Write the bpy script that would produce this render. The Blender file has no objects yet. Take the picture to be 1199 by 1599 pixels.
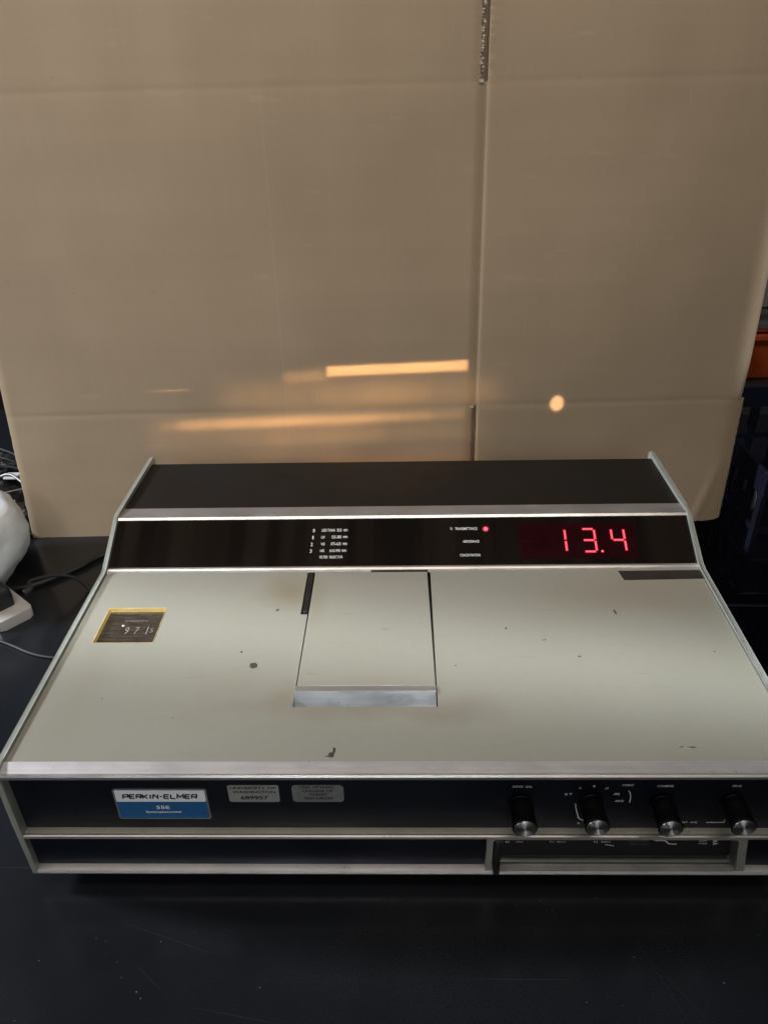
import bpy, bmesh, math, random
from mathutils import Vector, Matrix, noise
from math import sin, cos, pi, radians
random.seed(7)
sc = bpy.context.scene
COL = sc.collection

# ------------------------------------------------------------------ camera
cam = bpy.data.cameras.new('camera')
camo = bpy.data.objects.new('camera', cam)
COL.objects.link(camo)
right = Vector((0.99959, 0.017775, -0.022326)); up = Vector((0.010087, 0.511771, 0.859063)); fwd = Vector((-0.026696, 0.858938, -0.511383))
M = Matrix((right, up, -fwd)).transposed().to_4x4()
M.translation = Vector((0.00497, -0.36305, 0.55225))
camo.matrix_world = M
cam.sensor_fit = 'VERTICAL'; cam.sensor_height = 24.0; cam.lens = 24.0 * 1200 / 1599
cam.clip_start = 0.01; cam.clip_end = 100
sc.camera = camo

# ------------------------------------------------------------------ world, exposure
world = bpy.data.worlds.new('World'); sc.world = world; world.use_nodes = True
bg = world.node_tree.nodes['Background']
bg.inputs[0].default_value = (0.75, 0.85, 1.0, 1); bg.inputs[1].default_value = 0.035
sc.view_settings.view_transform = 'Standard'; sc.view_settings.look = 'None'
sc.view_settings.exposure = 0.0; sc.view_settings.gamma = 1.0

# ------------------------------------------------------------------ window and ceiling light, added fill lamps
def area(name, loc, target, size, size_y, power, color, spread=180.0, roll=0.0):
    l = bpy.data.lights.new(name, 'AREA'); l.shape = 'RECTANGLE'; l.size = size; l.size_y = size_y
    l.energy = power; l.color = color; l.spread = radians(spread)
    o = bpy.data.objects.new(name, l); COL.objects.link(o)
    o.location = loc
    q = (Vector(target) - Vector(loc)).to_track_quat('-Z', 'Y')
    o.rotation_euler = (q.to_matrix() @ Matrix.Rotation(radians(roll), 3, 'Z')).to_euler()
    return o
area('window_light', (-1.80, 0.34, 0.83), (-0.05, 0.05, 0.1), 0.22, 0.22, 50.0, (0.84, 0.90, 1.0))
area('ceiling_light', (-0.36, -0.16, 1.42), (-0.36, 0.52, 0.55), 1.9, 0.30, 5.1, (1.0, 0.91, 0.80), 112.0)
area('room_fill', (0.6, -2.4, 1.3), (0, 0.2, 0.2), 1.6, 1.2, 7.0, (1.0, 0.93, 0.84))  # soft fill added behind the camera to lift prints and knob caps
area('front_fill', (-0.3, -2.4, 1.3), (-0.22, -0.02, -0.02), 0.7, 0.4, 0.42, (0.92, 0.95, 1.0), 24.0)  # narrow fill added to brighten the control panel and name plate
tube = area('added_pool_light', (-0.05, 0.02, 1.05), (0.0, 0.128, 0.13), 0.75, 0.09, 0.190, (0.86, 0.94, 1.0), 8.0)  # unseen lamp added to throw the pale band across the enamel top
_z = Vector((-0.05, -0.108, 0.92)).normalized(); _x = Vector((1, -0.15, 0)); _x = (_x - _z*_x.dot(_z)).normalized()
tube.rotation_euler = Matrix((_x, _z.cross(_x), _z)).transposed().to_euler()
# unseen lamps added before the cardboard, in place of reflections off the instrument
hx = Vector((.91367, .02780, 0)).normalized(); lean = radians(2.5)
nf = Vector((hx.y, -hx.x, 0)); upv = (Vector((0, 0, 1))*cos(lean) - nf*sin(lean)).normalized(); nrm = hx.cross(upv)
if nrm.y > 0: nrm = -nrm
MC = Matrix((hx, upv, nrm)).transposed().to_4x4(); MC.translation = Vector((-.4982, .5052, 0))
def beam(name, s, t, d, size, size_y, irr, color, spread, roll=0.0, shape='RECTANGLE'):
    l = bpy.data.lights.new(name, 'AREA'); l.shape = shape; l.size = size; l.size_y = size_y
    l.energy = irr*size*size_y; l.color = color; l.spread = radians(spread)
    o = bpy.data.objects.new(name, l); COL.objects.link(o)
    m = Matrix((hx, nrm.cross(hx), nrm)).transposed().to_4x4(); m.translation = MC @ Vector((s, t, d))
    o.matrix_world = m @ Matrix.Rotation(radians(roll), 4, 'Z')
WARM = (1.0, 0.60, 0.27)
def streak(name, s, t, ln, th, irr, color, spread, d=.09, roll=1.0, n=4):
    """nested strips so that the streak fades out towards both ends"""
    for k in range(n):
        f = (k+1)/n
        beam(name, s + ln*.06*(1-f), t, d, ln*f, th*(.6+.4*f), irr/n, color, spread, roll)
beam('added_bar', .4965, .224, .10, .171, .0125, 6.2, WARM, 4.0, 1.0)
beam('added_bar', .494, .2245, .10, .150, .0075, 1.4, (1.0, .66, .34), 2.5, 1.0)
streak('added_bar_glow', .494, .222, .200, .0150, 1.1, (1.0, .55, .26), 16.0, .12, 1.0, 3)
beam('added_spot', .695, .1735, .10, 0.016, .020, 5.6, (1.0, .66, .38), 4.0, 0, 'ELLIPSE')
beam('added_spot_glow', .695, .1735, .10, .018, .020, .7, (1.0, .55, .30), 14.0, 0, 'ELLIPSE')
streak('added_streak', .300, .1590, .200, .0050, 9.0, WARM, 13.0, .10, 1.4)
streak('added_streak', .330, .1570, .300, .0060, 9.0, WARM, 24.0, .10, 1.2)
streak('added_streak', .400, .160, .360, .0060, 7.5, WARM, 12.0, .10, .8)
streak('added_lower_streak', .330, .134, .300, .0070, 5.0, WARM, 26.0, .070, 1.0)
streak('added_lower_streak', .320, .112, .240, .0070, 4.0, (1.0, .56, .27), 30.0, .070, 1.0)
streak('added_warm_glow', .450, .192, .340, .0200, 5.5, WARM, 24.0, .14, 0)
streak('added_warm_glow', .450, .140, .320, .0180, 2.2, (1.0, .60, .30), 40.0, .075, 0)
beam('added_bar_tail', .384, .217, .10, .050, .007, 3.0, WARM, 14.0, 3.0)
beam('added_bar_tail', .362, .216, .10, .003, .0025, 3.0, WARM, 3.0, 3.0)
streak('added_speck', .215, .203, .050, .0014, 3.6, WARM, 4.0, .09, 1.0, 2)
streak('added_low_glow', .490, .102, .240, .012, 3.0, (1.0, .48, .24), 36.0, .070, 0)

# ------------------------------------------------------------------ helpers
def tag(o, label=None, cat=None, group=None, kind=None):
    if label: o['label'] = label
    if cat: o['category'] = cat
    if group: o['group'] = group
    if kind: o['kind'] = kind
    return o
def empty(name, loc, label, cat, group=None):
    o = bpy.data.objects.new(name, None); COL.objects.link(o); o.location = loc; o.empty_display_size = .02
    return tag(o, label, cat, group)
def root_of(o):
    while o.parent: o = o.parent
    return o
def link(name, bm, mat, parent=None, smooth=False, origin=None):
    """bm is in world coordinates"""
    me = bpy.data.meshes.new(name)
    if parent is not None:
        r = root_of(parent); off = -Vector(r.location)
        bmesh.ops.translate(bm, verts=bm.verts, vec=off)
    elif origin is not None:
        bmesh.ops.translate(bm, verts=bm.verts, vec=-Vector(origin))
    bmesh.ops.recalc_face_normals(bm, faces=bm.faces)
    bm.to_mesh(me); bm.free()
    me.materials.append(mat)
    if smooth:
        for p in me.polygons: p.use_smooth = True
    o = bpy.data.objects.new(name, me); COL.objects.link(o)
    if parent is not None: o.parent = parent
    elif origin is not None: o.location = origin
    return o
def smooth_angle(o, deg=35):
    me = o.data
    for p in me.polygons: p.use_smooth = True
    bm = bmesh.new(); bm.from_mesh(me)
    for e in bm.edges:
        if len(e.link_faces) == 2 and e.calc_face_angle(0) > radians(deg): e.smooth = False
    bm.to_mesh(me); bm.free()
def box(bm, x0, x1, y0, y1, z0, z1, bevel=0, M=None, seg=1):
    r = bmesh.ops.create_cube(bm, size=1)
    vs = r['verts']
    for v in vs:
        v.co = Vector(((x0+x1)/2 + v.co.x*(x1-x0), (y0+y1)/2 + v.co.y*(y1-y0), (z0+z1)/2 + v.co.z*(z1-z0)))
    if bevel:
        es = list({e for v in vs for e in v.link_edges})
        rr = bmesh.ops.bevel(bm, geom=es, offset=bevel, segments=seg, affect='EDGES', profile=.5)
        vs = list({v for f in rr['faces'] for v in f.verts} | {v for v in vs if v.is_valid})
    if M is not None:
        bmesh.ops.transform(bm, matrix=M, verts=vs)
    return vs
def prism(bm, prof, x0, x1):
    """closed (y,z) outline swept along x"""
    a = [bm.verts.new((x0, y, z)) for y, z in prof]; b = [bm.verts.new((x1, y, z)) for y, z in prof]
    n = len(prof)
    for i in range(n): bm.faces.new((a[i], a[(i+1) % n], b[(i+1) % n], b[i]))
    bm.faces.new(a[::-1]); bm.faces.new(b)
def lathe(bm, prof, seg=48, M=None, cap=True):
    """(r,h) profile round local Z"""
    rings = []
    for r, h in prof:
        rings.append([bm.verts.new((r*cos(2*pi*k/seg), r*sin(2*pi*k/seg), h)) for k in range(seg)])
    for i in range(len(rings)-1):
        for k in range(seg):
            bm.faces.new((rings[i][k], rings[i][(k+1) % seg], rings[i+1][(k+1) % seg], rings[i+1][k]))
    if cap:
        if prof[0][0] > 1e-6: bm.faces.new(rings[0][::-1])
        if prof[-1][0] > 1e-6: bm.faces.new(rings[-1])
    vs = [v for r in rings for v in r]
    if M is not None: bmesh.ops.transform(bm, matrix=M, verts=vs)
def tube(bm, pts, r, seg=10, sub=8, r1=None):
    pts = [Vector(p) for p in pts]
    P = [pts[0]*2 - pts[1]] + pts + [pts[-1]*2 - pts[-2]]
    path = []
    for i in range(1, len(P)-2):
        for k in range(sub):
            t = k/sub; a, b, c, d = P[i-1], P[i], P[i+1], P[i+2]
            path.append(.5*((2*b) + (c-a)*t + (2*a-5*b+4*c-d)*t*t + (-a+3*b-3*c+d)*t**3))
    path.append(pts[-1])
    rings = []; n = None
    for i, p in enumerate(path):
        d = (path[min(i+1, len(path)-1)] - path[max(i-1, 0)]).normalized()
        if n is None: n = d.orthogonal().normalized()
        n = (n - d*n.dot(d)).normalized(); bb = d.cross(n)
        rr = r if r1 is None else r + (r1-r)*i/(len(path)-1)
        rings.append([bm.verts.new(p + (n*cos(2*pi*k/seg) + bb*sin(2*pi*k/seg))*rr) for k in range(seg)])
    for i in range(len(rings)-1):
        for k in range(seg):
            bm.faces.new((rings[i][k], rings[i][(k+1) % seg], rings[i+1][(k+1) % seg], rings[i+1][k]))
    bm.faces.new(rings[0][::-1]); bm.faces.new(rings[-1])
def rrect(bm, x0, x1, y0, y1, r, h0, h1, M, seg=6, skew=0.0):
    """rounded rectangle slab in plane coordinates, thickness h0..h1 along the normal"""
    pts = []
    for cx, cy, a0 in ((x1-r, y1-r, 0), (x0+r, y1-r, 90), (x0+r, y0+r, 180), (x1-r, y0+r, 270)):
        for k in range(seg+1):
            a = radians(a0 + 90*k/seg); pts.append((cx + r*cos(a), cy + r*sin(a)))
    a = [bm.verts.new(M @ Vector((x, y, h0))) for x, y in pts]; b = [bm.verts.new(M @ Vector((x, y, h1))) for x, y in pts]
    n = len(pts)
    for i in range(n): bm.faces.new((a[i], a[(i+1) % n], b[(i+1) % n], b[i]))
    bm.faces.new(a[::-1]); bm.faces.new(b)
def plate_with_holes(bm, x0, x1, y0, y1, holes, h0, h1, M):
    xs = sorted({x0, x1} | {v for h in holes for v in h[:2]}); ys = sorted({y0, y1} | {v for h in holes for v in h[2:]})
    def solid(i, j):
        if i < 0 or j < 0 or i >= len(xs)-1 or j >= len(ys)-1: return False
        cx = (xs[i]+xs[i+1])/2; cy = (ys[j]+ys[j+1])/2
        return not any(h[0] < cx < h[1] and h[2] < cy < h[3] for h in holes)
    cache = {}
    def V(i, j, k):
        if (i, j, k) not in cache: cache[(i, j, k)] = bm.verts.new(M @ Vector((xs[i], ys[j], (h0, h1)[k])))
        return cache[(i, j, k)]
    for i in range(len(xs)-1):
        for j in range(len(ys)-1):
            if not solid(i, j): continue
            bm.faces.new((V(i, j, 1), V(i+1, j, 1), V(i+1, j+1, 1), V(i, j+1, 1)))
            bm.faces.new((V(i, j, 0), V(i, j+1, 0), V(i+1, j+1, 0), V(i+1, j, 0)))
            for (di, dj, a, b) in ((-1, 0, (i, j), (i, j+1)), (1, 0, (i+1, j), (i+1, j+1)), (0, -1, (i, j), (i+1, j)), (0, 1, (i, j+1), (i+1, j+1))):
                if not solid(i+di, j+dj):
                    bm.faces.new((V(*a, 0), V(*b, 0), V(*b, 1), V(*a, 1)))
def lettering(body, x0, x1, y0, y1, M, mat, parent, h=0.00012, shear=0.0, name='lettering', off=.010):
    """text stretched into a rectangle of a plane"""
    cu = bpy.data.curves.new('lettering', 'FONT'); cu.body = body; cu.size = 1; cu.extrude = 0.0; cu.align_x = 'CENTER'
    cu.resolution_u = 3; cu.offset = off
    t = bpy.data.objects.new('tmp', cu); COL.objects.link(t)
    bpy.context.view_layer.update()
    me = bpy.data.meshes.new_from_object(t.evaluated_get(bpy.context.evaluated_depsgraph_get()))
    bpy.data.objects.remove(t); bpy.data.curves.remove(cu)
    xs = [v.co.x for v in me.vertices]; ys = [v.co.y for v in me.vertices]
    ax, bx, ay, by = min(xs), max(xs), min(ys), max(ys)
    bm = bmesh.new(); bm.from_mesh(me); bpy.data.meshes.remove(me)
    for v in bm.verts:
        u = (v.co.x-ax)/(bx-ax); w = (v.co.y-ay)/(by-ay)
        v.co = M @ Vector((x0 + u*(x1-x0) + shear*w*(y1-y0), y0 + w*(y1-y0), h))
    r = root_of(parent)
    bmesh.ops.translate(bm, verts=bm.verts, vec=-Vector(r.location))
    me = bpy.data.meshes.new(name); bm.to_mesh(me); bm.free(); me.materials.append(mat)
    o = bpy.data.objects.new(name, me); COL.objects.link(o); o.parent = parent
    return o
def stroke_bm(bm, pts, w, M, h0=0.0, h1=0.00015):
    """flat polyline of constant width with mitred joints"""
    P = [Vector((x, y)) for x, y in pts]; L = []; R = []
    for i, p in enumerate(P):
        d0 = (p - P[i-1]).normalized() if i > 0 else None
        d1 = (P[i+1] - p).normalized() if i < len(P)-1 else None
        d = (d0 + d1).normalized() if d0 and d1 else (d0 or d1)
        n = Vector((-d.y, d.x)); ref = d0 or d1
        k = 1/max(.4, Vector((-ref.y, ref.x)).dot(n))
        L.append(p + n*w/2*k); R.append(p - n*w/2*k)
    for i in range(len(P)-1):
        q = [L[i], L[i+1], R[i+1], R[i]]
        a = [bm.verts.new(M @ Vector((v.x, v.y, h0))) for v in q]; b = [bm.verts.new(M @ Vector((v.x, v.y, h1))) for v in q]
        bm.faces.new(b)
        for k in range(4): bm.faces.new((a[k], a[(k+1) % 4], b[(k+1) % 4], b[k]))

# ------------------------------------------------------------------ materials
class NT:
    def __init__(s, name):
        s.m = bpy.data.materials.new(name); s.m.use_nodes = True; s.t = s.m.node_tree; s.n = s.t.nodes
        s.b = s.n['Principled BSDF']
        s.co = s.n.new('ShaderNodeTexCoord').outputs['Object']
    def set(s, **k):
        for a, v in k.items():
            i = s.b.inputs[a.replace('_', ' ')]
            if isinstance(v, (int, float, tuple)): i.default_value = v
            else: s.t.links.new(v, i)
    def l(s, a, b): s.t.links.new(a, b)
    def mapping(s, scale, rot=(0, 0, 0)):
        m = s.n.new('ShaderNodeMapping'); m.inputs['Scale'].default_value = scale; m.inputs['Rotation'].default_value = rot
        s.l(s.co, m.inputs['Vector']); return m.outputs[0]
    def noise(s, scale, detail=4, rough=.55, co=None, dist=0):
        n = s.n.new('ShaderNodeTexNoise'); n.inputs['Scale'].default_value = scale; n.inputs['Detail'].default_value = detail
        n.inputs['Roughness'].default_value = rough; n.inputs['Distortion'].default_value = dist
        s.l(co if co is not None else s.co, n.inputs['Vector']); return n.outputs['Fac']
    def ramp(s, fac, stops):
        r = s.n.new('ShaderNodeValToRGB'); e = r.color_ramp.elements
        e[0].position, e[0].color = stops[0][0], (*([stops[0][1]]*3 if not isinstance(stops[0][1], tuple) else stops[0][1]), 1)
        e[1].position, e[1].color = stops[-1][0], (*([stops[-1][1]]*3 if not isinstance(stops[-1][1], tuple) else stops[-1][1]), 1)
        for p, c in stops[1:-1]:
            x = e.new(p); x.color = (*([c]*3 if not isinstance(c, tuple) else c), 1)
        s.l(fac, r.inputs[0]); return r.outputs['Color']
    def mix(s, fac, a, b, mode='MIX'):
        m = s.n.new('ShaderNodeMix'); m.data_type = 'RGBA'; m.blend_type = mode
        for v, i in ((fac, 0), (a, 6), (b, 7)):
            if isinstance(v, (int, float)): m.inputs[i].default_value = v
            elif isinstance(v, tuple): m.inputs[i].default_value = (*v, 1)
            else: s.l(v, m.inputs[i])
        return m.outputs[2]
    def math(s, op, a, b=0.0, c=None):
        m = s.n.new('ShaderNodeMath'); m.operation = op
        for i, v in enumerate((a, b, c)):
            if v is None: continue
            if isinstance(v, (int, float)): m.inputs[i].default_value = v
            else: s.l(v, m.inputs[i])
        return m.outputs[0]
    def bump(s, h, strength=.2, dist=.001, prev=None):
        b = s.n.new('ShaderNodeBump'); b.inputs['Strength'].default_value = strength; b.inputs['Distance'].default_value = dist
        s.l(h, b.inputs['Height'])
        if prev is not None: s.l(prev, b.inputs['Normal'])
        return b.outputs[0]
    def near(s, centre, soft0, soft1, scale=(1, 1, 1), warp=None):
        """1 inside soft0, 0 outside soft1 (distance from centre)"""
        d = s.n.new('ShaderNodeVectorMath'); d.operation = 'SUBTRACT'; s.l(warp if warp is not None else s.co, d.inputs[0]); d.inputs[1].default_value = centre
        k = s.n.new('ShaderNodeVectorMath'); k.operation = 'MULTIPLY'; s.l(d.outputs[0], k.inputs[0]); k.inputs[1].default_value = scale
        q = s.n.new('ShaderNodeVectorMath'); q.operation = 'LENGTH'; s.l(k.outputs[0], q.inputs[0])
        r = s.n.new('ShaderNodeMapRange'); r.inputs['From Min'].default_value = soft1; r.inputs['From Max'].default_value = soft0
        s.l(q.outputs['Value'], r.inputs['Value']); return r.outputs['Result']
    def warped(s, scale, amount):
        n = s.n.new('ShaderNodeTexNoise'); n.inputs['Scale'].default_value = scale; n.inputs['Detail'].default_value = 3; s.l(s.co, n.inputs['Vector'])
        a = s.n.new('ShaderNodeVectorMath'); a.operation = 'SUBTRACT'; s.l(n.outputs['Color'], a.inputs[0]); a.inputs[1].default_value = (.5, .5, .5)
        b = s.n.new('ShaderNodeVectorMath'); b.operation = 'SCALE'; s.l(a.outputs[0], b.inputs[0]); b.inputs['Scale'].default_value = amount
        c = s.n.new('ShaderNodeVectorMath'); c.operation = 'ADD'; s.l(s.co, c.inputs[0]); s.l(b.outputs[0], c.inputs[1]); return c.outputs[0]

def simple(name, col, rough=.5, metal=0.0, var=.12, scale=60, bump=.1, bd=.0003, coat=0.0, spec=.5):
    t = NT(name); f = t.noise(scale, 5)
    lo = tuple(max(0, c*(1-var)) for c in col); hi = tuple(c*(1+var) for c in col)
    t.set(Base_Color=t.ramp(f, [(.3, lo), (.7, hi)]), Metallic=metal, Specular_IOR_Level=spec)
    t.set(Roughness=t.ramp(t.noise(scale*.35, 4), [(.3, max(.02, rough-.07)), (.7, min(1, rough+.07))]))
    if bump: t.set(Normal=t.bump(t.noise(scale*6, 3), bump, bd))
    if coat: t.set(Coat_Weight=coat, Coat_Roughness=.15)
    return t.m

ROOT = Vector((0, 0.2, 0))
def L3(x, y, z): return (x-ROOT.x, y-ROOT.y, z-ROOT.z)

# cream-grey-green enamel of the top with its chips, stains and grime
def enamel():
    t = NT('enamel'); w = t.warped(380, .0035); w2 = t.warped(30, .02)
    base = t.ramp(t.noise(5, 3), [(.25, (.292, .279, .227)), (.75, (.314, .300, .245))])
    fine = t.ramp(t.noise(160, 5, .65), [(.35, .975), (.65, 1.01)])
    c = t.mix(1.0, base, fine, 'MULTIPLY')
    # brown handling grime
    def grime(c, centre, r0, r1, sc_, col, amt):
        m = t.near(L3(*centre), r0, r1, sc_, w2); m = t.math('MULTIPLY', m, min(.85, amt*1.7)); return t.mix(m, c, col)
    c = grime(c, (-.100, .203, .131), .004, .030, (.8, 1, 0), (.24, .20, .13), .55)
    c = grime(c, (-.074, .185, .131), .001, .022, (1.6, .55, 0), (.26, .23, .17), .35)
    c = grime(c, (-.024, .078, .131), .001, .03, (.45, 1.6, 0), (.27, .23, .18), .40)
    c = grime(c, (-.088, .072, .131), .001, .02, (1, 1, 0), (.25, .21, .15), .35)
    c = grime(c, (.05, .066, .131), .001, .02, (.5, 1.8, 0), (.27, .24, .19), .35)
    c = grime(c, (.235, .205, .131), .01, .07, (.7, 1.6, 0), (.30, .27, .21), .35)
    c = grime(c, (-.02, .226, .131), .001, .015, (.1, 1.2, 0), (.28, .25, .2), .35)
    c = grime(c, (-.035, .0600, .129), .002, .015, (.125, 1.0, 0), (.25, .22, .165), .45)
    c = grime(c, (.04, .052, .129), .002, .014, (.3, 1.0, 0), (.24, .21, .16), .35)
    c = grime(c, (.20, .195, .131), .01, .05, (.45, 1.3, 0), (.29, .255, .19), .35)
    c = grime(c, (-.25, .06, .131), .004, .03, (1.6, .3, 0), (.28, .26, .20), .25)
    # random smears
    sm = t.ramp(t.noise(26, 4, .6, t.mapping((1, 2.2, 1), (0, 0, .4))), [(.66, 0.0), (.76, .32)])
    c = t.mix(sm, c, (.27, .25, .20))
    fl = t.ramp(t.noise(420, 2, .5), [(.76, 0.0), (.79, .6)]); c = t.mix(fl, c, (.16, .14, .11))
    # paint chips
    chips = [((-.1184, .1061, .1297), .0031, (1, .9, 0)), ((-.1087, .1765, .1308), .0011, (1, .8, 0)), ((-.1306, .1221, .13), .0010, (1, 1, 0)),
             ((-.0485, .0150, .128), .0020, (1, .8, 0)), ((-.0468, .0190, .128), .0015, (1.3, .5, 0)), ((-.0505, .0135, .128), .0016, (.8, 1.6, 0)), ((.1871, .1710, .1307), .0017, (1.6, .5, 0)), ((.2055, .0209, .128), .0018, (.6, 2.4, 0)),
             ((.1985, .0215, .128), .0010, (.5, 2.2, 0)), ((.045, .105, .13), .0007, (1, 1, 0)), ((.145, .115, .13), .0008, (.6, 1.2, 0)), ((-.17, .05, .13), .0006, (1, 1, 0)),
             ((.255, .12, .13), .0007, (1, 1, 0)), ((-.23, .07, .13), .0006, (1, 1, 0)), ((.09, .15, .13), .0007, (1, .5, 0)), ((.12, .135, .13), .0009, (.5, 1.6, 0))]
    mk = None
    for ce, r, s_ in chips:
        m = t.near(L3(*ce), r*.85, r*1.1, s_, w); mk = m if mk is None else t.math('MAXIMUM', mk, m)
    inner = t.ramp(t.noise(900, 3), [(.4, (.022, .019, .015)), (.7, (.060, .050, .038))])
    c = t.mix(mk, c, inner)
    # faint scratches
    def scratch(c, x0, y0, ang, ln, wd, col, amt):
        mp = t.n.new('ShaderNodeMapping'); mp.vector_type = 'POINT'
        v = t.n.new('ShaderNodeVectorMath'); v.operation = 'SUBTRACT'; t.l(w2, v.inputs[0]); v.inputs[1].default_value = L3(x0, y0, 0)
        t.l(v.outputs[0], mp.inputs['Vector']); mp.inputs['Rotation'].default_value = (0, 0, -radians(ang)); mp.inputs['Scale'].default_value = (1/ln, 1/wd, 0)
        q = t.n.new('ShaderNodeVectorMath'); q.operation = 'LENGTH'; t.l(mp.outputs[0], q.inputs[0])
        r = t.n.new('ShaderNodeMapRange'); r.inputs['From Min'].default_value = 1; r.inputs['From Max'].default_value = .4; t.l(q.outputs['Value'], r.inputs['Value'])
        return t.mix(t.math('MULTIPLY', r.outputs['Result'], amt), c, col)
    for a in ((-.0425, .173, 80, .006, .0016), (-.012, .150, 60, .006, .002), (.10, .118, 35, .014, .0005), (.19, .095, -10, .010, .0006), (-.07, .096, -40, .006, .0006), (.13, .172, 20, .016, .0006)):
        c = scratch(c, *a, (.22, .20, .15), .5)
    for rot, sx, sy, th, seed in ((.3, 5, 420, .70, 2.0), (-.8, 6, 380, .71, 5.0), (1.3, 5, 460, .71, 9.0)):
        v = t.n.new('ShaderNodeMapping'); v.inputs['Scale'].default_value = (sx, sy, 1); v.inputs['Rotation'].default_value = (0, 0, rot); v.inputs['Location'].default_value = (seed, seed, 0)
        t.l(w2, v.inputs['Vector']); c = t.mix(t.ramp(t.noise(1, 2, .4, v.outputs[0]), [(th, 0.0), (th+.03, .20)]), c, (.22, .20, .155))
    yl = t.ramp(t.noise(14, 4, .6), [(.48, 0.0), (.75, .22)]); c = t.mix(yl, c, (.30, .27, .19))
    t.set(Base_Color=c)
    rg = t.ramp(t.noise(40, 4), [(.3, .30), (.7, .42)]); rg = t.mix(mk, rg, (.8, .8, .8)); t.set(Roughness=rg, Coat_Weight=.35, Coat_Roughness=.22)
    h = t.math('SUBTRACT', t.math('MULTIPLY', t.noise(900, 2), .3), mk)
    t.set(Normal=t.bump(h, .25, .0004))
    return t.m
def brushed(name, col, rough=.32, axis='x', dirt=.0, dirtcol=(.16, .13, .09)):
    t = NT(name)
    sc_ = {'x': (8, 900, 900), 'y': (900, 8, 900)}[axis]
    g = t.noise(1, 3, .6, t.mapping(sc_))
    lo = tuple(c*.86 for c in col)
    c = t.mix(1.0, t.ramp(g, [(.3, lo), (.7, col)]), t.ramp(t.noise(22, 4), [(.3, .88), (.7, 1.05)]), 'MULTIPLY')
    mk = t.ramp(t.noise(38, 5, .65, t.mapping((1, 3, 3))), [(.45, 0.0), (.80, dirt*.7)])
    c = t.mix(mk, c, dirtcol)
    pit = t.ramp(t.noise(330, 2), [(.72, 0.0), (.76, .7)]); c = t.mix(pit, c, (.12, .10, .08))
    met = t.math('SUBTRACT', .93, t.math('MULTIPLY', mk, .8))
    rr = t.math('ADD', t.math('MULTIPLY', t.noise(50, 4), .22), rough-.08)
    t.set(Base_Color=c, Metallic=met, Roughness=t.math('ADD', rr, t.math('MULTIPLY', mk, .4)), Normal=t.bump(g, .12, .0002))
    return t.m
M_en = enamel()
M_alu = brushed('brushed_aluminium', (.55, .53, .53), .48, 'x', .35)
M_ledge = brushed('stained_aluminium', (.66, .635, .57), .60, 'x', .75)
M_bright = brushed('bright_aluminium', (.80, .76, .72), .30, 'x', .15)
M_rail = simple('rail_enamel', (.33, .34, .30), .42, .25, .10, 90, .15)
M_handle = brushed('handle_aluminium', (.29, .305, .32), .55, 'x', .75, (.16, .155, .145))
M_handle_top = brushed('worn_handle_top', (.52, .48, .45), .48, 'x', .35)
def smoked():
    t = NT('smoked_window')
    st = t.ramp(t.noise(1, 3, .5, t.mapping((34, 1.2, 1.2))), [(.42, (.0065, .0042, .0028)), (.62, (.013, .009, .006))])
    t.set(Base_Color=st, Roughness=t.ramp(t.noise(30, 5), [(.35, .09), (.7, .14)]), Specular_IOR_Level=.42)
    return t.m
M_smoke = smoked()
def vinyl(name, col, rough=.45, tint=None):
    t = NT(name)
    g = t.noise(700, 3)
    d = t.ramp(t.noise(500, 2, .4), [(.77, 0.0), (.80, .35)])
    c = t.mix(d, t.ramp(t.noise(25, 5), [(.3, tuple(x*.8 for x in col)), (.7, tuple(x*1.25 for x in col))]), (.09, .09, .09))
    t.set(Base_Color=c, Roughness=t.ramp(t.noise(18, 5), [(.3, rough-.08), (.7, rough+.10)]), Normal=t.bump(g, .15, .0002), Specular_IOR_Level=.35)
    return t.m
M_cover = vinyl('brown_black_vinyl', (.0055, .0040, .0033), .52)
M_navy = vinyl('control_panel_black', (.0030, .0042, .0085), .42)
M_navy2 = vinyl('lower_panel_black', (.0022, .0030, .0080), .40)
M_black = simple('black_plastic', (.010, .0095, .009), .42, 0, .3, 80, .15)
M_knob = simple('knob_black', (.0032, .0029, .0028), .50, 0, .3, 80, .1, spec=.14)
M_dark = simple('dark_interior', (.006, .006, .006), .8, 0, .2, 80, .1)
M_tape = simple('brown_tape', (.030, .022, .018), .40, 0, .25, 60, .2)
M_white = simple('print_white', (.80, .80, .76), .6, 0, .15, 900, 0)
M_print = simple('print_dim', (.62, .62, .60), .6, 0, .25, 900, 0)
M_engr = simple('counter_figures', (.19, .18, .165), .6, 0, .2, 900, 0)
M_blackink = simple('black_ink', (.012, .013, .018), .5, 0, .1, 900, 0)
M_plate_white = simple('plate_white', (.86, .88, .88), .40, 0, .04, 200, 0)
M_plate_blue = simple('plate_blue', (.014, .105, .27), .40, 0, .08, 200, 0)
M_plate_rim = simple('plate_rim', (.38, .39, .39), .35, .7, .08, 200, 0)
M_tag = simple('tag_foil', (.34, .34, .31), .45, .2, .10, 150, .1)
M_tag2 = simple('tag_foil_dull', (.21, .215, .20), .5, .2, .10, 150, .1)
M_tagink = simple('tag_ink', (.005, .005, .005), .6, 0, .2, 600, 0)
def spun():
    t = NT('spun_aluminium')
    tg = t.n.new('ShaderNodeTangent'); tg.direction_type = 'RADIAL'; tg.axis = 'Y'; t.l(tg.outputs[0], t.b.inputs['Tangent'])
    t.set(Base_Color=t.ramp(t.noise(400, 3), [(.3, (.60, .60, .60)), (.7, (.75, .75, .74))]), Metallic=1.0, Roughness=.42, Anisotropic=.92, Anisotropic_Rotation=0.25)
    return t.m
M_spun = spun()
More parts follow.
